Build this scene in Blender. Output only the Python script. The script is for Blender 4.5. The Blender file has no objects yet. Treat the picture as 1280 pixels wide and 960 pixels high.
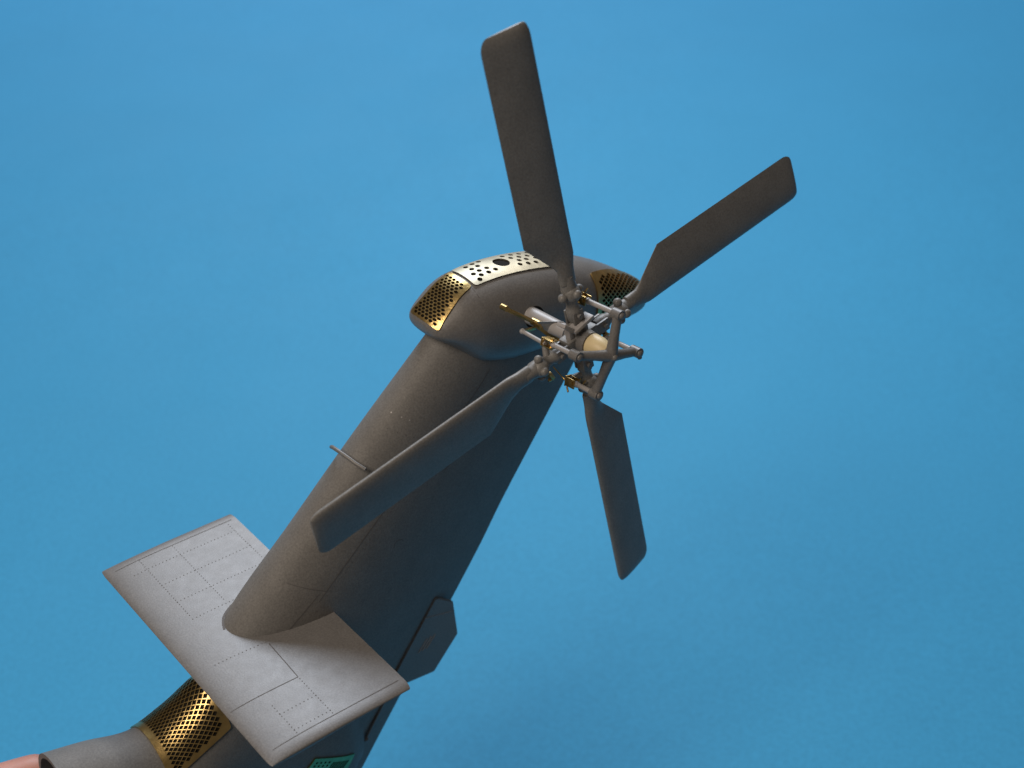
import bpy, bmesh, math, random
from mathutils import Vector, Matrix
from mathutils.bvhtree import BVHTree
from mathutils.geometry import delaunay_2d_cdt
R = math.radians
random.seed(7)
scene = bpy.context.scene
C = scene.collection

# ------------------------------------------------------------------ camera
PITCH = R(40)                       # camera looks 40 degrees below the horizon
CAM = Vector((0, 0, 21.5))
cam_d = bpy.data.cameras.new('camera')
cam = bpy.data.objects.new('camera', cam_d); C.objects.link(cam)
cam.location = CAM
cam.rotation_euler = (R(90) - PITCH, 0, 0)
cam_d.sensor_width = 36
cam_d.lens = 36 * 1797.0 / 1280
cam_d.clip_start = .1; cam_d.clip_end = 500
cam_d.dof.use_dof = True
cam_d.dof.focus_distance = 18.2
cam_d.dof.aperture_fstop = .30
scene.camera = cam

# ------------------------------------------------------------------ light (indoors: one big window, a warm room)
world = bpy.data.worlds.new('World'); scene.world = world
world.use_nodes = True
bg = world.node_tree.nodes['Background']
bg.inputs[0].default_value = (1.0, .85, .71, 1); bg.inputs[1].default_value = .11

def area(name, loc, target, sx, sy, energy, col):
    d = bpy.data.lights.new(name, 'AREA'); d.shape = 'RECTANGLE'
    d.size = sx; d.size_y = sy; d.energy = energy; d.color = col
    o = bpy.data.objects.new(name, d); C.objects.link(o)
    o.location = loc
    o.rotation_euler = (Vector(target) - Vector(loc)).to_track_quat('-Z', 'Y').to_euler()
    return o
area('window_light', (-9, 96, 67), (-1, 16, 8), 44, 32, 80000, (.80, .88, 1.0))
area('card_fill_light', (4, 31, 21), (3, 27, 0), 5, 5, 1350, (1.0, .95, .88))  # added overhead fill: brightens the card's middle, falling off towards its corners
area('room_lamp', (-17, 1, 34), (0, 14, 9), 14, 14, 6600, (1.0, .85, .70))

scene.view_settings.view_transform = 'Standard'
scene.view_settings.look = 'None'
scene.view_settings.exposure = 0
scene.view_settings.gamma = 1
scene.render.engine = 'CYCLES'
scene.render.resolution_x = 1024; scene.render.resolution_y = 768

# ------------------------------------------------------------------ frames
# the tail's own frame: x aft along the stabilator chord, y to port, z up
M = Matrix(((0.7757823707717886, 0.32899643978907955, -0.5384450350832559),
            (-0.6308189640993389, 0.4248386271979115, -0.649291595027398),
            (0.015137626377311461, 0.8433703121682032, 0.5371195107431461)))
CAM_T = Vector((-6.099805, -12.881030, 12.571200))      # the camera seen from the tail's frame
Rcw = Matrix.Rotation(R(90) - PITCH, 3, 'X')
RT = Rcw @ M.transposed()
T_TAIL = Matrix.Translation(CAM - RT @ CAM_T) @ RT.to_4x4()
HUB = Vector((4.4130, -1.5, 3.4115))
EX = Vector((0.97748, 0.04961, 0.20513)); EY = Vector((-0.20816, 0.06661, 0.97582))
EN = Vector((0.03475, -0.99654, 0.07544))
T_HUB = Matrix((( EX.x, EY.x, EN.x, HUB.x), (EX.y, EY.y, EN.y, HUB.y), (EX.z, EY.z, EN.z, HUB.z), (0, 0, 0, 1)))

# ------------------------------------------------------------------ materials
def mat(name, col, rough=.5, metal=0, spec=.5, var=.06, vscale=3, bump=.0, bscale=60, rvar=.05, coat=0, grain=.0, gscale=60):
    m = bpy.data.materials.new(name); m.use_nodes = True
    nt = m.node_tree; b = nt.nodes['Principled BSDF']
    b.inputs['Metallic'].default_value = metal
    b.inputs['Specular IOR Level'].default_value = spec
    b.inputs['Coat Weight'].default_value = coat
    tc = nt.nodes.new('ShaderNodeTexCoord')
    n = nt.nodes.new('ShaderNodeTexNoise'); n.inputs['Scale'].default_value = vscale; n.inputs['Detail'].default_value = 6
    n.inputs['Roughness'].default_value = .65
    nt.links.new(tc.outputs['Object'], n.inputs['Vector'])
    r = nt.nodes.new('ShaderNodeValToRGB')
    r.color_ramp.elements[0].position = .3; r.color_ramp.elements[1].position = .7
    r.color_ramp.elements[0].color = tuple(c * (1 - var) for c in col) + (1,)
    r.color_ramp.elements[1].color = tuple(c * (1 + var) for c in col) + (1,)
    nt.links.new(n.outputs[0], r.inputs[0])
    g = nt.nodes.new('ShaderNodeTexNoise'); g.inputs['Scale'].default_value = gscale; g.inputs['Detail'].default_value = 3
    nt.links.new(tc.outputs['Object'], g.inputs['Vector'])
    gm = nt.nodes.new('ShaderNodeMapRange'); gm.inputs['From Min'].default_value = .25; gm.inputs['From Max'].default_value = .75
    gm.inputs['To Min'].default_value = 1 - grain; gm.inputs['To Max'].default_value = 1 + grain
    nt.links.new(g.outputs[0], gm.inputs[0])
    mx = nt.nodes.new('ShaderNodeMix'); mx.data_type = 'RGBA'; mx.blend_type = 'MULTIPLY'; mx.inputs[0].default_value = 1
    nt.links.new(r.outputs[0], mx.inputs[6]); nt.links.new(gm.outputs[0], mx.inputs[7]); nt.links.new(mx.outputs[2], b.inputs['Base Color'])
    mr = nt.nodes.new('ShaderNodeMapRange')
    mr.inputs['To Min'].default_value = rough - rvar; mr.inputs['To Max'].default_value = rough + rvar
    n2 = nt.nodes.new('ShaderNodeTexNoise'); n2.inputs['Scale'].default_value = vscale * 2.3; n2.inputs['Detail'].default_value = 5
    nt.links.new(tc.outputs['Object'], n2.inputs['Vector'])
    nt.links.new(n2.outputs[0], mr.inputs[0]); nt.links.new(mr.outputs[0], b.inputs['Roughness'])
    if bump:
        bn = nt.nodes.new('ShaderNodeTexNoise'); bn.inputs['Scale'].default_value = bscale; bn.inputs['Detail'].default_value = 4
        nt.links.new(tc.outputs['Object'], bn.inputs['Vector'])
        bp = nt.nodes.new('ShaderNodeBump'); bp.inputs['Strength'].default_value = bump; bp.inputs['Distance'].default_value = .02
        nt.links.new(bn.outputs[0], bp.inputs['Height']); nt.links.new(bp.outputs[0], b.inputs['Normal'])
    return m
GREY = mat('grey_resin', (.145, .141, .139), .42, spec=.55, var=.08, bump=.06, bscale=45, grain=.20, gscale=42)
MATTE = mat('matte_grey_resin', (.145, .142, .138), .62, spec=.35, var=.08, bump=.08, bscale=45, grain=.22, gscale=42)
GREYD = mat('dark_grey_resin', (.170, .167, .162), .46, spec=.45, var=.10, bump=.10, bscale=50, grain=.22, gscale=42)
GREYL = mat('pale_grey_rod', (.30, .29, .29), .4, var=.06)
LINE = mat('panel_seam', (.115, .11, .11), .7, spec=.2)
BRASS = mat('etched_brass', (.50, .36, .15), .32, metal=1, var=.18, vscale=6, bump=.1, bscale=40, rvar=.1)
BRASSO = mat('tarnished_brass', (.50, .34, .14), .38, metal=1, var=.25, vscale=7, rvar=.1)
NICKEL = mat('pale_brass', (.34, .31, .235), .48, metal=1, var=.08, vscale=5)
OLIVE = mat('greenish_brass', (.22, .30, .13), .40, metal=1, var=.2, vscale=8)
DARK = mat('painted_inside_shade', (.012, .011, .010), .8, spec=.1)  # near-black that paints in the shade seen through holes
BEIGE = mat('beige_resin', (.60, .49, .28), .45, var=.05)
SKIN = mat('skin', (.46, .22, .17), .5, var=.08, vscale=2, bump=.1, bscale=14)
SKIN.node_tree.nodes['Principled BSDF'].inputs['Subsurface Weight'].default_value = .15
SKIN.node_tree.nodes['Principled BSDF'].inputs['Subsurface Scale'].default_value = .2
SHEET = mat('blue_card', (.042, .296, .540), .68, spec=.2, var=.025, vscale=.22, bump=.2, bscale=14, rvar=.04, grain=.07, gscale=11)

# ------------------------------------------------------------------ helpers
def tag(o, label=None, cat=None, group=None, kind=None):
    if label: o['label'] = label
    if cat: o['category'] = cat
    if group: o['group'] = group
    if kind: o['kind'] = kind
    return o
def obj(name, bm, material, parent=None, smooth=True, angle=40, mw=None):
    bmesh.ops.recalc_face_normals(bm, faces=bm.faces)
    me = bpy.data.meshes.new(name); bm.to_mesh(me); bm.free()
    ms = material if isinstance(material, (list, tuple)) else [material]
    for m in ms: me.materials.append(m)
    if smooth:
        for p in me.polygons: p.use_smooth = True
        me.set_sharp_from_angle(angle=R(angle))
    o = bpy.data.objects.new(name, me); C.objects.link(o)
    if parent: o.parent = parent
    if mw is not None: o.matrix_local = mw
    return o
def loft(bm, rings, closed=True, cap=True):
    vs = [[bm.verts.new(p) for p in r] for r in rings]
    n = len(rings[0])
    for a, b in zip(vs, vs[1:]):
        for i in range(n if closed else n - 1):
            j = (i + 1) % n
            try: bm.faces.new((a[i], a[j], b[j], b[i]))
            except ValueError: pass
    if cap:
        bm.faces.new(vs[0][::-1]); bm.faces.new(vs[-1])
    return vs
def frame(d):
    d = d.normalized()
    u = d.orthogonal().normalized(); return u, d.cross(u)
def tube(bm, pts, rad, n=14, cap=True):
    """round bar through pts with a radius (or list of radii)"""
    pts = [Vector(p) for p in pts]
    rs = rad if isinstance(rad, (list, tuple)) else [rad] * len(pts)
    rings = []; u = None
    for i, p in enumerate(pts):
        d = (pts[min(i + 1, len(pts) - 1)] - pts[max(i - 1, 0)]).normalized()
        if u is None: u, _ = frame(d)
        u = (u - d * u.dot(d)).normalized(); v = d.cross(u)
        rings.append([p + (u * math.cos(2 * math.pi * k / n) + v * math.sin(2 * math.pi * k / n)) * rs[i] for k in range(n)])
    loft(bm, rings, cap=cap)
def bead(bm, p, r, s=(1, 1, 1), n=12):
    m = Matrix.Translation(Vector(p)) @ Matrix.Diagonal((*s, 1))
    bmesh.ops.create_uvsphere(bm, u_segments=n, v_segments=n // 2 + 2, radius=r, matrix=m)
def box(bm, c, s, rot=None, bev=.0):
    m = Matrix.Translation(Vector(c)) @ (rot.to_4x4() if rot else Matrix()) @ Matrix.Diagonal((*s, 1))
    g = bmesh.ops.create_cube(bm, size=1, matrix=m)
    if bev:
        es = list({e for v in g['verts'] for e in v.link_edges})
        bmesh.ops.bevel(bm, geom=es, offset=bev, segments=2, affect='EDGES', profile=.6)
def curve(pts, x):
    """smooth interpolation of a table [(x, a, b, ...)]"""
    n = len(pts)
    if x <= pts[0][0]: return pts[0][1:]
    if x >= pts[-1][0]: return pts[-1][1:]
    for i in range(n - 1):
        if pts[i][0] <= x <= pts[i + 1][0]: break
    p0, p1, p2, p3 = pts[max(i - 1, 0)], pts[i], pts[i + 1], pts[min(i + 2, n - 1)]
    h = p2[0] - p1[0]; t = (x - p1[0]) / h
    out = []
    for k in range(1, len(p1)):
        m1 = (p2[k] - p0[k]) / (p2[0] - p0[0]) * h; m2 = (p3[k] - p1[k]) / (p3[0] - p1[0]) * h
        out.append((2*t**3 - 3*t*t + 1) * p1[k] + (t**3 - 2*t*t + t) * m1 + (3*t*t - 2*t**3) * p2[k] + (t**3 - t*t) * m2)
    return out
def bvh(o):
    bm = bmesh.new(); bm.from_mesh(o.data); t = BVHTree.FromBMesh(bm); bm.free(); return t
def inside(p, poly):
    c = False; j = len(poly) - 1
    for i in range(len(poly)):
        a, b = poly[i], poly[j]
        if (a[1] > p[1]) != (b[1] > p[1]) and p[0] < (b[0] - a[0]) * (p[1] - a[1]) / (b[1] - a[1]) + a[0]: c = not c
        j = i
    return c
def dense(poly, step):
    out = []
    for i in range(len(poly)):
        a, b = Vector(poly[i]), Vector(poly[(i + 1) % len(poly)])
        k = max(1, int((b - a).length / step))
        out += [tuple(a.lerp(b, t / k)) for t in range(k)]
    return out
def rounded(poly, r, seg=4):
    out = []; n = len(poly)
    for i in range(n):
        p, a, b = Vector(poly[i]), Vector(poly[i - 1]), Vector(poly[(i + 1) % n])
        p0 = p + (a - p).normalized() * r; p1 = p + (b - p).normalized() * r
        for t in range(seg + 1):
            f = t / seg; out.append(tuple((p0 * (1 - f)**2 + p * 2 * f * (1 - f) + p1 * f * f)))
    return out
def plate_bm(outline, holes, mapper, lift, thick, step=.09):
    """flat etched sheet with real holes, draped over a body: mapper(u, v) -> (surface point, normal)"""
    out = dense(outline, step)
    verts = [Vector(p) for p in out]; edges = [(i, (i + 1) % len(out)) for i in range(len(out))]
    for h in holes:
        b = len(verts); verts += [Vector(p) for p in h]
        edges += [(b + i, b + (i + 1) % len(h)) for i in range(len(h))]
    xs = [p[0] for p in out]; ys = [p[1] for p in out]
    cents = [(sum(p[0] for p in h) / len(h), sum(p[1] for p in h) / len(h), max(math.dist(p, h[0]) for p in h)) for h in holes]
    y = min(ys) + step
    while y < max(ys):
        x = min(xs) + step
        while x < max(xs):
            if inside((x, y), out) and all(math.dist((x, y), c[:2]) > c[2] * .7 + .02 for c in cents): verts.append(Vector((x, y)))
            x += step
        y += step
    vo, eo, fo, _, _, _ = delaunay_2d_cdt(verts, edges, [], 0, 1e-6)
    bm = bmesh.new(); bv = []
    for v in vo:
        p, n = mapper(v.x, v.y); bv.append((bm.verts.new(p + n * (lift + thick)), bm.verts.new(p + n * lift)))
    rim = {}
    for f in fo:
        c = (sum(vo[i].x for i in f) / 3, sum(vo[i].y for i in f) / 3)
        if not inside(c, out): continue
        if any(math.dist(c, hc[:2]) < hc[2] * 1.01 and inside(c, h) for h, hc in zip(holes, cents)): continue
        bm.faces.new([bv[i][0] for i in f]); bm.faces.new([bv[i][1] for i in reversed(f)])
        for i in range(3):
            a, b = f[i], f[(i + 1) % 3]; k = (min(a, b), max(a, b)); rim[k] = None if k in rim else (a, b)
    for k, e in rim.items():
        if e: bm.faces.new((bv[e[0]][0], bv[e[0]][1], bv[e[1]][1], bv[e[1]][0]))
    bmesh.ops.delete(bm, geom=[v for v in bm.verts if not v.link_faces], context='VERTS')
    return bm
def cast(tree, origin_of):
    def m(u, v):
        o, d = origin_of(u, v)
        h = tree.ray_cast(o, d)
        if h[0] is None: h = tree.find_nearest(o)
        n = h[1]
        if n.dot(d) > 0: n = -n
        return h[0], n
    return m
def smooth_map(m, e=.04):
    """same mapping with a normal taken from neighbouring points, so the facets of the body do not show"""
    def f(u, v):
        p, n = m(u, v)
        a = m(u + e, v)[0] - m(u - e, v)[0]; b = m(u, v + e)[0] - m(u, v - e)[0]
        c = a.cross(b)
        if c.length < 1e-7: return p, n
        c.normalize()
        if c.dot(n) < 0: c = -c
        return p, (c if c.dot(n) > .8 else n)
    return f
def rot2(p, a, c=(0, 0)):
    return (c[0] + p[0] * math.cos(a) - p[1] * math.sin(a), c[1] + p[0] * math.sin(a) + p[1] * math.cos(a))
def circle(c, r, n=12, e=1): return [(c[0] + r * math.cos(2 * math.pi * k / n), c[1] + e * r * math.sin(2 * math.pi * k / n)) for k in range(n)]
def diamond(c, a, b): return [(c[0] + a, c[1]), (c[0], c[1] + b), (c[0] - a, c[1]), (c[0], c[1] - b)]
def hexa(c, a, b): return [(c[0] + a, c[1]), (c[0] + a * .45, c[1] + b), (c[0] - a * .45, c[1] + b), (c[0] - a, c[1]), (c[0] - a * .45, c[1] - b), (c[0] + a * .45, c[1] - b)]
def lattice(poly, du, dv, shape, a, b):
    """staggered rows of holes that stay inside poly"""
    hs = []; us = [p[0] for p in poly]; vs = [p[1] for p in poly]
    j = 0; v = min(vs)
    while v < max(vs):
        u = min(us) + (du / 2 if j % 2 else 0)
        while u < max(us):
            h = shape((u, v), a, b)
            if all(inside(p, poly) for p in h): hs.append(h)
            u += du
        v += dv; j += 1
    return hs

# ------------------------------------------------------------------ the blue card under and behind the model
bm = bmesh.new()
bmesh.ops.create_grid(bm, x_segments=120, y_segments=120, size=1)
for v in bm.verts:
    x, y = v.co.x * 34, v.co.y * 31 + 33
    v.co = (x, y, .05 * math.sin(x * .11 + y * .07) + .04 * math.sin(y * .19 - x * .05))
card = obj('blue_card_backdrop', bm, SHEET, smooth=True)
tag(card, 'plain sky blue card that fills the background behind the model', kind='structure')

# ------------------------------------------------------------------ THE TAIL
tail = bpy.data.objects.new('model_helicopter_tail', None); C.objects.link(tail)
tail.empty_display_size = .5
tail.matrix_world = T_TAIL
tag(tail, 'grey resin model helicopter tail with brass screens and four bladed rotor above blue card', 'model helicopter')

# fin ---------------------------------------------------------------
FIN = [  # z, leading edge x, trailing edge x, half thickness
    (-4.2, -1.2, 1.50, .30), (-3.0, -1.0, 2.33, .38), (-1.6, -.7, 3.32, .50), (-.6, -.30, 4.02, .55), (0, -.08, 4.40, .54),
    (1.0, .94, 5.10, .49), (2.0, 1.97, 5.80, .44), (2.8, 2.85, 6.37, .41), (3.3, 3.38, 6.75, .36)]
def fin_half(s):
    return (1.4845 * math.sqrt(s) - .63 * s - 1.758 * s * s + 1.4215 * s**3 - .5075 * s**4) / .5
def fin_y(x, z):
    le, te, w = curve(FIN, z); s = min(max((x - le) / (te - le), 0), 1)
    return w * fin_half(s) + .015 * (1 if s > .02 else 0)
rings = []
ns = 34
for k in range(61):
    z = -4.2 + 7.5 * k / 60
    le, te, w = curve(FIN, z)
    r = []
    for i in range(ns + 1):
        s = (1 - math.cos(math.pi * i / ns * .5)) ; s = s * 1.0
        r.append(Vector((le + (te - le) * s, -(w * fin_half(s) + .012 * min(1, s * 30)), z)))
    for i in range(ns, 0, -1):
        s = (1 - math.cos(math.pi * i / ns * .5))
        r.append(Vector((le + (te - le) * s, (w * fin_half(s) + .012 * min(1, s * 30)), z)))
    rings.append([Vector((p.x, p.y, min(p.z, 3.25 - max(0, p.x - 4.0) * .26))) for p in r])
bm = bmesh.new(); loft(bm, rings)
fin = obj('tail_fin', bm, MATTE, tail, angle=50)
fin_t = bvh(fin)

# boom --------------------------------------------------------------
BOOM = [  # x, top z, bottom z, widest z, half width
    (-2.54, -.79, -2.1, -1.44, .65), (-2.0, -.92, -2.3, -1.59, .65), (-1.4, -1.10, -2.5, -1.79, .65), (-.9, -.94, -2.6, -1.76, .65),
    (-.5, -.68, -2.75, -1.75, .63), (0, -.42, -2.95, -1.85, .60), (.9, -.36, -3.4, -2.2, .57), (1.4, -1.1, -3.7, -2.6, .46), (1.75, -2.3, -3.5, -2.9, .22)]
def sect(x, tab, n, e=2.0):
    zt, zb, zc, w = curve(tab, x); out = []
    for i in range(n):
        t = 2 * math.pi * i / n; s, c = math.sin(t), math.cos(t)
        y = w * math.copysign(abs(s)**(2 / e), s); h = (zt - zc) if c > 0 else (zc - zb)
        out.append(Vector((x, y, zc + h * math.copysign(abs(c)**(2 / e), c))))
    return out
def ring_scaled(r, f):
    c = sum(r, Vector()) / len(r); return [c + (p - c) * f for p in r]
bm = bmesh.new()
rs = [sect(-2.54 + 4.29 * k / 50, BOOM, 48) for k in range(51)]
inner = [[p + Vector((d, 0, -.25 * d)) for p in ring_scaled(rs[0], .90)] for d in (.45, .0)]
loft(bm, inner + rs)
boom = obj('tail_boom', bm, MATTE, tail, angle=35)
boom_t = bvh(boom)

# stabilator --------------------------------------------------------
SX0, SX1, SYP, SYS = -.80, 1.19, 2.13, -2.27
def stab_section(y):
    d = min(SYP - y, y - SYS); q = math.sqrt(max(0, 1 - (1 - min(1, d / .17))**2))
    pts = []
    ins = .05 * (1 - q)
    N = 20
    for sgn, rng in ((1, range(N + 1)), (-1, range(N - 1, 0, -1))):
        for i in rng:
            s = (1 - math.cos(math.pi * i / N)) / 2
            if sgn > 0: z = .075 * math.sqrt(max(0, 1 - (1 - min(1, s / .42))**2))
            else: z = -.085 * math.sqrt(max(0, 1 - (1 - min(1, s / .25))**2)) * (1 - max(0, (s - .25) / .75)) + .05 * max(0, (s - .25) / .75)
            m0 = .035 * min(1, s * 2)
            z = m0 + (z - m0) * (.15 + .85 * q)
            pts.append(Vector((SX0 + ins * .5 + (SX1 - SX0 - ins) * s, y, z - .07)))
    return pts
ys = [SYS + .17 * (1 - math.cos(math.pi / 2 * k / 8)) for k in range(8)]
ys += [SYS + .17 + (SYP - SYS - .34) * k / 40 for k in range(41)]
ys += [SYP - .17 * (1 - math.cos(math.pi / 2 * k / 8)) for k in range(7, -1, -1)]
bm = bmesh.new(); loft(bm, [stab_section(y) for y in ys])
stab = obj('stabilator', bm, GREY, tail, angle=40)
stab_t = bvh(stab)
down = lambda u, v: (Vector((u, v, 5)), Vector((0, 0, -1)))
side = lambda u, v: (Vector((u, -5, v)), Vector((0, 1, 0)))

def strip(bm, pts, mapper, w, lift=.003):
    """thin engraved line laid on a surface"""
    prev = None
    P = []
    for a, b in zip(pts, pts[1:]):
        k = max(1, int(math.dist(a, b) / .08)); P += [Vector(a).lerp(Vector(b), t / k) for t in range(k)]
    P.append(Vector(pts[-1]))
    for i, p in enumerate(P):
        d = (P[min(i + 1, len(P) - 1)] - P[max(i - 1, 0)]).normalized(); nrm = Vector((-d.y, d.x)) * w / 2
        q = []
        for s in (nrm, -nrm):
            s3, n3 = mapper(p.x + s.x, p.y + s.y); q.append(bm.verts.new(s3 + n3 * lift))
        if prev: bm.faces.new((prev[0], prev[1], q[1], q[0]))
        prev = q
def dots(bm, a, b, mapper, gap=.052, r=.0078):
    k = max(1, int(math.dist(a, b) / gap))
    for t in range(k + 1):
        p = Vector(a).lerp(Vector(b), t / k)
        s, n = mapper(p.x, p.y); u, v = frame(n)
        c = [bm.verts.new(s + n * .003 + (u * math.cos(q * math.pi / 3) + v * math.sin(q * math.pi / 3)) * r) for q in range(6)]
        bm.faces.new(c)
ms = cast(stab_t, down)
def seams(parent, mapper, lines):
    for pts, w in lines:
        bm = bmesh.new(); strip(bm, pts, mapper, w); obj('panel_line', bm, LINE, parent)
seams(stab, ms, [([(max(x, -.09) - .004, fin_y(max(x, -.079), 0) + .006 if x > -.079 else .03) for x in (.40, .30, .20, .12, .06, .01, -.03, -.055, -.07, -.09)], .030), ([(-.66, 1.97), (1.12, 1.97)], .009), ([(-.66, -2.09), (1.12, -2.09)], .009), ([(-.74, -1.25), (.19, -1.28), (.22, -.55)], .010)])
bm = bmesh.new()
for x in (.19, -.31):
    dots(bm, (x, 1.95), (x, .55), ms); dots(bm, (x, -1.32 if x > 0 else -1.5), (x, -2.05), ms)
dots(bm, (1.03, 1.9), (1.03, 1.0), ms)
for y in (1.72, 1.30, .88, .46): dots(bm, (-.5 if y > 1.5 else -.31, y), (1.03, y), ms)
dots(bm, (-.5, -.45), (.2, -.5), ms)
for y in (-1.68,): dots(bm, (-.31, y), (.19, y), ms)
dots(bm, (-.31, -2.0), (.19, -2.0), ms)
tag(obj('rivet_line', bm, LINE, stab), kind='stuff')

# fin marks: seams, rivets, hatch on the starboard side
mf = cast(fin_t, side)
seams(fin, mf, [([(1.00, .25), (1.35, .56), (2.05, 1.17), (3.6, 2.38), (3.85, 2.65)], .012), ([(.30, .78), (.62, .62), (1.13, .36)], .012),
                ([(.55, -.0), (1.02, .36)], .010), ([(3.05, 1.35), (4.15, 2.32)], .008)])
bm = bmesh.new()
dots(bm, (1.12, .30), (3.7, 2.36), mf, .075, .008)
dots(bm, (2.25, 2.28), (2.72, 2.02), mf, .09, .010)
tag(obj('rivet_line', bm, LINE, fin), kind='stuff')
bm = bmesh.new()
strip(bm, [(2.27 + .08 * math.cos(R(a)), .55 + .08 * math.sin(R(a))) for a in range(20, 181, 20)], mf, .010)
obj('filler_cap', bm, LINE, fin)

bm = bmesh.new()
dots(bm, (2.38, 2.44), (2.62, 2.30), mf, .07, .011); dots(bm, (1.95, 2.15), (1.97, 2.16), mf, .05, .012); dots(bm, (2.9, 1.6), (3.05, 1.52), mf, .06, .008)
tag(obj('dust_speck', bm, GREYL, fin), kind='stuff')
# handle on the fin's leading edge
bm = bmesh.new()
pts = [(1.84, .30, 1.86), (1.79, .25, 1.92), (1.77, .18, 1.96), (1.77, .08, 1.97), (1.80, -.08, 1.95), (1.84, -.24, 1.91), (1.90, -.36, 1.86)]
tube(bm, pts, .026, 10)
obj('grab_handle', bm, GREY, tail)

# trailing tab plate under the stabilator
def slab(name, poly, y0, y1, m, parent, bev=.012, plane='xz'):
    bm = bmesh.new()
    a = [bm.verts.new((x, y0, z)) for x, z in poly]; b = [bm.verts.new((x, y1, z)) for x, z in poly]
    bm.faces.new(a); bm.faces.new(b[::-1])
    n = len(poly)
    for i in range(n): bm.faces.new((a[i], b[i], b[(i + 1) % n], a[(i + 1) % n]))
    if bev: bmesh.ops.bevel(bm, geom=list(bm.edges), offset=bev, segments=2, affect='EDGES')
    return obj(name, bm, m, parent, angle=30)
tab = slab('trailing_edge_tab', [(2.27, -2.06), (3.04, -.98), (3.10, -1.0), (3.36, -1.20), (3.44, -1.86), (3.0, -2.36), (2.5, -2.30)], -.24, -.18, GREY, tail)
for k in range(3):
    bm = bmesh.new(); x, z = 2.72 + .07 * k, -1.83 + .0 * k
    tube(bm, [(x, -.243, z), (x + .17, -.243, z + .19)], .006, 6)
    obj('tab_rib', bm, GREYL, tab)
bm = bmesh.new()
tube(bm, [(2.85, -.243, -1.24), (3.33, -.243, -1.37)], .004, 6)
obj('tab_rib', bm, GREYL, tab)
bm = bmesh.new()
tube(bm, [(2.33, -.16, -2.25), (1.80, -.18, -3.0)], .022, 8); bead(bm, (1.80, -.18, -3.02), .045)
obj('tail_skid_wire', bm, GREY, tail)

# gearbox fairing -----------------------------------------------------
POD = [  # x, top z, bottom z, widest z, half width
    (3.05, 3.45, 3.34, 3.39, .16), (3.08, 3.50, 3.29, 3.38, .27), (3.16, 3.56, 3.22, 3.36, .37), (3.32, 3.67, 3.10, 3.34, .46), (3.50, 3.79, 2.92, 3.30, .53),
    (3.72, 3.86, 2.70, 3.26, .58), (4.2, 3.87, 2.55, 3.20, .61), (4.8, 3.79, 2.50, 3.15, .61), (5.4, 3.63, 2.47, 3.07, .57),
    (6.0, 3.37, 2.40, 2.94, .48), (6.5, 3.07, 2.34, 2.75, .36), (6.88, 2.78, 2.33, 2.58, .20), (7.02, 2.64, 2.40, 2.52, .08)]
bm = bmesh.new()
xs = [3.05 + (7.02 - 3.05) * (1 - math.cos(math.pi * k / 80)) / 2 for k in range(81)]
rings = [sect(x, POD, 72, 2.35) for x in xs]
rings = [ring_scaled(rings[0], .5)] + rings + [ring_scaled(rings[-1], .5)]
loft(bm, rings)
pod = obj('gearbox_fairing', bm, GREY, tail, angle=60)
pod_t = bvh(pod)
def planar(tree, o, uax, vax):
    o = Vector(o); uax = Vector(uax).normalized(); vax = Vector(vax); vax = (vax - uax * vax.dot(uax)).normalized(); n = uax.cross(vax)
    c = Vector((4.6, 0, 3.2))
    if (o - c).dot(n) < 0: n = -n
    return cast(tree, lambda u, v: (o + uax * u + vax * v + n * 2, -n))
def screen(name, outline, holes, mapper, m, parent, lift=.006, thick=.018, step=.08, back=True):
    o = obj(name, plate_bm(outline, holes, mapper, lift, thick, step), m, parent, smooth=True, angle=25)
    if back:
        obj('hole_shade_sheet', plate_bm([tuple(Vector(p) * .985 + Vector((sum(q[0] for q in outline), sum(q[1] for q in outline))) / len(outline) * .015) for p in outline], [], mapper, .001, .003, step), DARK, o)  # thin dark sheet on the body, painted shade behind the holes
    return o
# top plate: u = x, v = y, projected down
mp = smooth_map(cast(pod_t, down))
out = rounded([(3.74, .25), (3.74, -.25), (5.25, -.27), (5.25, .27)], .05)
out = [(x, y) for x, y in out]
H = [circle((4.36, .0), .115, 20)]
for x, y in [(3.90, .15), (4.02, .17), (4.13, .18), (3.92, .05), (4.03, .07), (3.86, -.06), (3.97, -.04), (4.09, -.04), (3.93, -.13), (4.05, -.13), (4.17, -.12), (3.86, -.19),
             (4.50, .15), (4.56, .05), (4.64, .15), (4.69, .04), (4.77, .14), (4.83, .04), (4.62, -.05), (4.74, -.05), (4.56, -.14), (4.69, -.15), (4.82, -.15), (4.90, -.05), (4.92, .15), (4.98, .05), (5.0, -.15), (5.08, -.04), (5.1, .14)]:
    H.append(circle((x, y), .035, 10))
screen('top_vent_plate', out, H, mp, NICKEL, pod)
# front screen on the sloping nose
mn = smooth_map(planar(pod_t, (3.40, 0, 3.68), (0, -1, 0), (-.47, 0, -.42)))
out = rounded([(-.23, -.33), (.23, -.33), (.32, .38), (-.23, .38)], .05)
inn = [(-.205, -.305), (.205, -.305), (.30, .36), (-.205, .36)]
screen('front_screen', out, lattice(inn, .074, .040, hexa, .033, .0172), mn, BRASS, pod)
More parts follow.
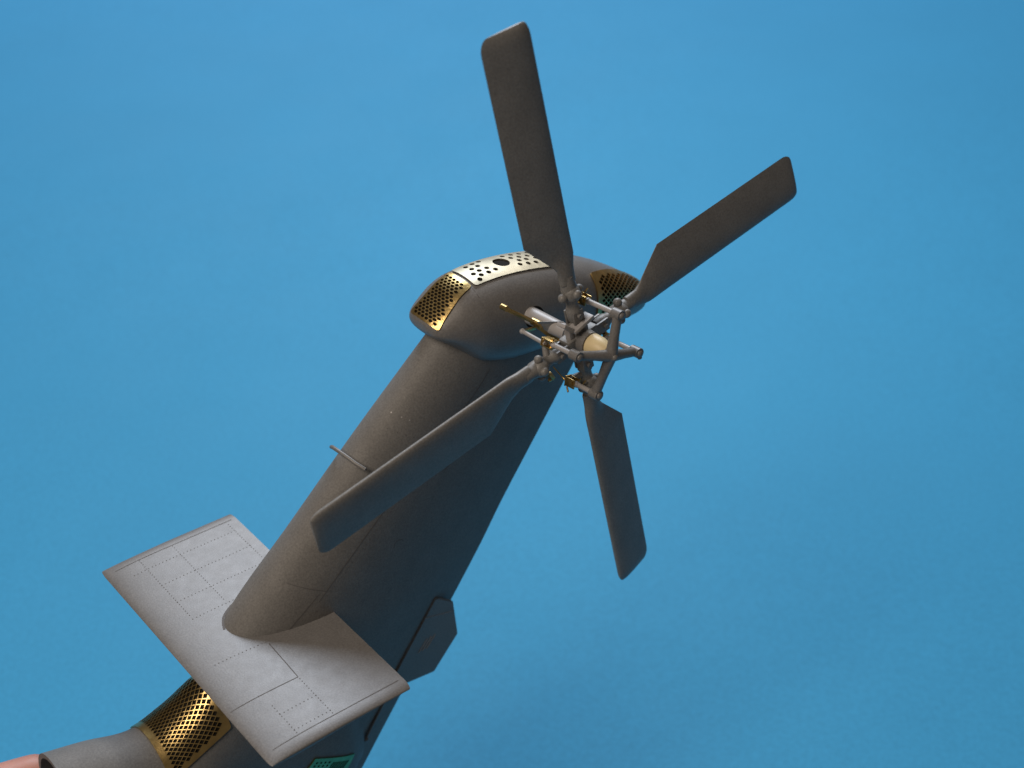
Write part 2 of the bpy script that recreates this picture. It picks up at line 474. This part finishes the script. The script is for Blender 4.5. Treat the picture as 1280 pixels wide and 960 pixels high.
# rear screen, wraps the starboard flank
def around(tree, c0, c1):
    """u = along the body, v = angle from the top towards starboard"""
    c0, c1 = Vector(c0), Vector(c1)
    def g(u, v):
        c = c0.lerp(c1, u); d = Vector((0, -math.sin(v), math.cos(v)))
        return c + d * 4, -d
    return cast(tree, g)
mr_ = smooth_map(around(pod_t, (5.60, 0, 3.05), (6.90, 0, 2.62)), .03)
out = rounded([(0, .72), (.55, .38), (.93, .30), (.93, 1.9), (.0, 1.95)], .04)
inn = [(.05, .80), (.56, .50), (.88, .42), (.88, 1.8), (.05, 1.85)]
screen('rear_screen', out, lattice(inn, .078, .078, diamond, .032, .062), mr_, BRASSO, pod)
# flat dark disc on the fairing, painted as the shade inside the shaft hole
bm = bmesh.new()
ph = cast(pod_t, side)
cxz = (4.44, 3.30)
c0, n0 = ph(*cxz)
ring = [ph(cxz[0] + .155 * math.cos(t * math.pi / 12), cxz[1] + .15 * math.sin(t * math.pi / 12)) for t in range(24)]
a = [bm.verts.new(p + n * .006) for p, n in ring]; bm.faces.new(a)
obj('shaft_hole_shade', bm, DARK, pod)
seams(pod, smooth_map(cast(pod_t, down)), [([(3.70, .50), (3.695, -.0), (3.70, -.47)], .010), ([(5.28, .27), (5.9, .12)], .012)])

# boom screens ---------------------------------------------------------
mb = smooth_map(around(boom_t, (-1.34, 0, -1.6), (-.42, 0, -1.45)), .03)
out = [(0, -1.25), (1, -1.15), (1, .95), (.55, 1.28), (0, 1.32)]
out = rounded([(0, -1.2), (1, -1.2), (1, .96), (0, 1.30)], .04)
inn = [(.08, -1.13), (.92, -1.13), (.92, .89), (.08, 1.20)]
screen('boom_screen', out, lattice(inn, .098, .056, diamond, .040, .046), mb, BRASS, boom, step=.09)
def side_low(u, v): return Vector((u, -5, v)), Vector((0, 1, 0))
fin_boom = cast(fin_t, side_low)
ml = smooth_map(cast(boom_t, side_low))
out = [(.72, -2.36), (1.42, -2.84), (.98, -3.45), (.25, -2.95)]
hs = []
d = (Vector((1.42, -2.84)) - Vector((.72, -2.36))); e = Vector((.25, -2.95)) - Vector((.72, -2.36))
for i in range(7):
    a0 = Vector((.72, -2.36)) + d * (.50 + .06 * i) + e * .10
    q = []
    for s, t in ((0, 0), (.042, 0), (.042 - .0, .34), (0, .34)):
        q.append(tuple(a0 + d * s + e * t))
    hs.append(q)
for i in range(4):
    for j in range(6):
        c = Vector((.72, -2.36)) + d * (.10 + .10 * i) + e * (.10 + .08 * j)
        hs.append(circle(c, .022, 6))
screen('lower_screen', out, hs, ml, OLIVE, boom)

# ------------------------------------------------------------------ tail rotor (frame: X along one blade, Y along the next, Z outboard)
bm = bmesh.new()
tube(bm, [(0, 0, -.16), (0, 0, -.12), (0, 0, .10), (0, 0, .13)], [.12, .16, .16, .12], 20)
for k in range(4):
    a = k * math.pi / 2; m = Matrix.Rotation(a, 3, 'Z')
    box(bm, m @ Vector((.17, 0, 0)), (.16, .22, .20), m, .03)
hub = obj('tail_rotor', bm, GREYD, tail, mw=T_HUB)
# forked yoke between the hub and the blade roots
for k in range(4):
    bm = bmesh.new()
    a = k * math.pi / 2; m = Matrix.Rotation(a, 3, 'Z')
    for s in (-1, 1):
        box(bm, m @ Vector((.33, 0, .075 * s)), (.24, .17, .035), m, .012)
    tube(bm, [m @ Vector((.38, 0, -.13)), m @ Vector((.38, 0, .13))], .035, 10)
    obj('blade_fork', bm, GREY, hub)
# angled bracket seen in front of the upper blade root
bm = bmesh.new()
box(bm, (-.21, .32, .06), (.22, .05, .15), Matrix.Rotation(R(-50), 3, 'Z'), .012)
box(bm, (.01, .265, .08), (.34, .05, .16), Matrix.Rotation(R(9), 3, 'Z'), .012)
box(bm, (-.15, .17, .02), (.07, .14, .10), None, .02)
obj('hub_bracket', bm, GREYL, hub)
bm = bmesh.new()
tube(bm, [(0, 0, -1.25), (0, 0, -.75), (0, 0, -.2)], [.125, .115, .10], 20)
obj('drive_shaft', bm, GREYL, hub)
bm = bmesh.new()
tube(bm, [(0, 0, .10), (0, 0, .13), (0, 0, .22)], [.15, .165, .155], 20)
obj('hub_collar', bm, GREY, hub)
bm = bmesh.new()
tube(bm, [(0, 0, .22), (0, 0, .24), (0, 0, .36), (0, 0, .47), (0, 0, .52)], [.13, .15, .145, .115, .08], 24)
obj('spindle_cap', bm, BEIGE, hub)

def blade_bm():
    bm = bmesh.new(); rings = []
    X = [.86, .95, 1.05, 1.15, 1.22, 1.30, 1.38, 1.45, 1.52, 1.58] + [1.58 + (4.04 - 1.58) * k / 20 for k in range(1, 21)] + [4.08, 4.12, 4.155, 4.18, 4.20, 4.215]
    n = 14
    for x in X:
        # straight edge y0, far edge y1
        f = min(max((x - 1.08) / .50, 0), 1); f2 = min(max((x - 1.0) / .25, 0), 1); f2 = f2 * f2 * (3 - 2 * f2)
        y0 = -.118 - .037 * f2; y1 = .118 + .387 * f
        th = .075 * (1 - f2) + .050 * f2
        if x > 4.04:
            q = (x - 4.04) / .176; e = 1 - math.sqrt(max(0, 1 - q * q)); y0 += .07 * e; y1 -= .12 * e; th *= max(.15, 1 - .8 * e)
        c = y1 - y0; r = []
        for sg, rg in ((1, range(n + 1)), (-1, range(n - 1, 0, -1))):
            for i in rg:
                s = (1 - math.cos(math.pi * i / n)) / 2
                air = fin_half(s) * (1 - .0) + .10
                if s < 1e-4: air = 0
                if s > .999: air = .12
                ell = 2 * math.sqrt(max(0, s * (1 - s)))
                t = th * (ell * (1 - f2) + air * f2)
                r.append(Vector((x, y0 + c * s, sg * t)))
        a = R(-7) * f2                      # pitch: the far edge sits inboard
        ca, sa = math.cos(a), math.sin(a)
        rings.append([Vector((p.x, p.y * ca - p.z * sa, p.y * sa + p.z * ca)) for p in r])
    loft(bm, rings)
    return bm
def cuff_bm():
    bm = bmesh.new()
    tube(bm, [(.30, 0, 0), (.36, 0, 0), (.46, 0, 0), (.50, 0, 0), (.58, 0, 0), (.62, 0, 0), (.78, 0, 0), (.84, 0, 0), (.95, 0, 0)],
         [.08, .098, .098, .075, .078, .105, .108, .092, .085], 16)
    bead(bm, (.70, 0, .04), .115, (1.1, 1, .9)); bead(bm, (.72, 0, .14), .06, (1, 1, .8))
    tube(bm, [(.70, -.13, .03), (.70, .14, .03)], .045, 12)
    bead(bm, (.70, .14, .02), .06); bead(bm, (.70, -.13, .03), .055)
    return bm
b0 = obj('rotor_blade', blade_bm(), GREYD, hub, angle=45)
c0_ = obj('blade_cuff', cuff_bm(), GREYD, hub)
for k in range(4):
    for src in (b0, c0_):
        o = src if k == 0 else src.copy()
        if k: C.objects.link(o); o.parent = hub
        o.matrix_local = Matrix.Rotation(k * math.pi / 2, 4, 'Z') @ Matrix.Translation((0, 0, .0))

# pitch beam: four arms outboard of the hub
bm = bmesh.new()
ctr = Vector((-.03, .0, .60)); TIPS = [Vector((.19, .49, .60)), Vector((.37, -.19, .60)), Vector((-.24, -.54, .42)), Vector((-.46, .22, .47))]
bead(bm, ctr, .085); bead(bm, ctr + Vector((0, 0, .06)), .045)
for t in TIPS:
    tube(bm, [ctr, ctr.lerp(t, .5), t], [.080, .062, .058], 14)
    tube(bm, [t + Vector((0, 0, -.07)), t + Vector((0, 0, .07))], .068, 14)
    bead(bm, t + Vector((0, 0, .07)), .045, (1, 1, .7))
obj('pitch_beam', bm, GREY, hub)
bm = bmesh.new(); t = TIPS[1]; tube(bm, [t + Vector((.02, -.06, .02)), t + Vector((.03, -.11, .02))], .03, 8)
obj('beam_end_bolt', bm, GREYD, hub)
for k, t in enumerate(TIPS):
    bm = bmesh.new(); z1 = .08
    tube(bm, [t, Vector((t.x, t.y, z1))], .034, 10); bead(bm, (t.x, t.y, z1), .045)
    obj('pitch_link', bm, GREYL, hub)
    bm = bmesh.new(); p = Vector((t.x, t.y, .02))
    q = Vector((t.x, t.y, 0)); q.normalize(); m = Matrix.Rotation(math.atan2(q.y, q.x), 3, 'Z')
    for s in (-1, 1): box(bm, p + m @ Vector((0, .045 * s, -.02)), (.12, .016, .17), m, .004)
    box(bm, p + Vector((0, 0, -.10)), (.14, .11, .016), m, .004)
    tube(bm, [p + m @ Vector((0, -.075, .02)), p + m @ Vector((0, .075, .02))], .026, 8)
    tube(bm, [p + m @ Vector((.06, -.05, -.06)), p + m @ Vector((.13, -.05, -.02))], .012, 6)
    obj('brass_clevis', bm, BRASS, hub)
    bm = bmesh.new()                        # horn from the blade cuff to the clevis
    ang = [math.pi / 2, 0, -math.pi / 2, math.pi][k]; r0 = Vector((math.cos(ang), math.sin(ang), 0)) * .55
    tube(bm, [r0, Vector((t.x, t.y, -.10))], [.05, .038], 10)
    obj('pitch_horn', bm, GREYD, hub)
# brass bell crank between fairing and hub
bm = bmesh.new()
def flat(bm, a, b, w, t, up=Vector((0, 0, 1))):
    a, b = Vector(a), Vector(b); d = (b - a).normalized(); s = d.cross(up).normalized(); u2 = s.cross(d)
    m = Matrix((d, s, u2)).transposed(); box(bm, (a + b) / 2, ((b - a).length, w, t), m, .004)
flat(bm, (-.56, .56, -.62), (-.16, .10, -.60), .014, .10); flat(bm, (-.56, .56, -.62), (-.16, .10, -.60), .055, .010)
tube(bm, [(-.57, .58, -.67), (-.57, .58, -.57)], .038, 12)
tube(bm, [(-.15, .09, -.68), (-.15, .09, -.50)], .05, 12)
flat(bm, (-.15, .09, -.56), (.02, -.22, -.40), .12, .014); flat(bm, (-.20, .06, -.58), (-.45, .18, -.52), .05, .02)
bead(bm, (.02, -.22, -.36), .04)
obj('bell_crank', bm, BRASS, hub)
bm = bmesh.new()
v = [bm.verts.new(p) for p in [(-.20, .18, -.52), (.06, .10, -.33), (.0, -.16, -.38), (-.16, .05, -.54)]]
v2 = [bm.verts.new(x.co + Vector((0, 0, .014))) for x in v]
bm.faces.new(v); bm.faces.new(v2[::-1])
for i in range(4): bm.faces.new((v[i], v2[i], v2[(i + 1) % 4], v[(i + 1) % 4]))
obj('crank_plate', bm, GREYD, hub, smooth=False)
bm = bmesh.new()
box(bm, (-.56, -.22, -.0), (.05, .12, .10), Matrix.Rotation(R(20), 3, 'Z'), .008); bead(bm, (-.56, -.30, -.02), .028)
obj('brass_tab', bm, BRASSO, hub)
bm = bmesh.new()
tube(bm, [(-.45, .18, -.52), (-.49, .20, -.05)], .028, 10); bead(bm, (-.45, .18, -.52), .04)
obj('control_rod', bm, GREYL, hub)
bm = bmesh.new()
tube(bm, [(-.26, -.56, -.10), (-.30, -.36, -.25)], .009, 6)
tube(bm, [(-.24, -.60, .02), (-.14, -.52, .06)], .010, 6); tube(bm, [(-.20, -.64, .06), (-.10, -.56, .10)], .010, 6)
obj('brass_wire', bm, BRASS, hub)

# ------------------------------------------------------------------ the hand that holds the boom's open end
def skin_body(name, verts, edges, radii, m, root=0):
    me = bpy.data.meshes.new(name); me.from_pydata(verts, edges, [])
    o = bpy.data.objects.new(name, me); C.objects.link(o)
    sk = o.modifiers.new('skin', 'SKIN'); ss = o.modifiers.new('sub', 'SUBSURF'); ss.levels = 2; ss.render_levels = 2
    for i, r in enumerate(radii):
        d = me.skin_vertices[0].data[i]; d.radius = (r, r) if not isinstance(r, tuple) else r
        d.use_root = (i == root)
    dg = bpy.context.evaluated_depsgraph_get(); dg.update()
    ev = o.evaluated_get(dg); m2 = bpy.data.meshes.new_from_object(ev)
    o.modifiers.clear(); o.data = m2; m2.materials.clear(); m2.materials.append(m)
    for p in m2.polygons: p.use_smooth = True; p.material_index = 0
    return o
HV, HE, HR = [], [], []
def hv(p, r, prev=None):
    HV.append(Vector(p) + Vector((-.45, .25, -.97))); HR.append(r)
    if prev is not None: HE.append((prev, len(HV) - 1))
    return len(HV) - 1
# in the tail's frame: palm ahead of the boom, fingers closing round its end
w = hv((-6.3, .3, -1.4), .78)
palm = hv((-5.2, .2, -1.3), .85, w)
w2 = hv((-8.6, .5, -1.6), .75, w)
for j, (y, z, seg) in enumerate([(1.0, -1.0, (1.15, .80, .65)), (.75, -1.9, (1.2, .85, .7)), (.1, -2.3, (1.1, .8, .65)), (-.6, -2.2, (.9, .6, .55))]):
    kn = hv((-4.4, y * .75, -1.3 + (z + 1.3) * .75), .46 - .03 * j, palm)
    a = hv((-4.4 + seg[0], y, z), .36 - .02 * j, kn)
    b = hv((-4.4 + seg[0] + seg[1], y * .98, z - .02), .32 - .02 * j, a)
    c = hv((-4.4 + sum(seg), y * .84, z + .02), .25 - .02 * j, b)
tb = hv((-5.0, -.8, -.75), .46, palm); t1 = hv((-4.1, -.75, -.40), .38, tb)
t2 = hv((-3.35, -.35, -.14), .34, t1); t3 = hv((-2.62, -.05, -.22), .27, t2)
person = skin_body('person', [T_TAIL @ p for p in HV], HE, HR, SKIN)
tag(person, 'bare fingers holding the open end of the grey boom at the lower left', 'person')
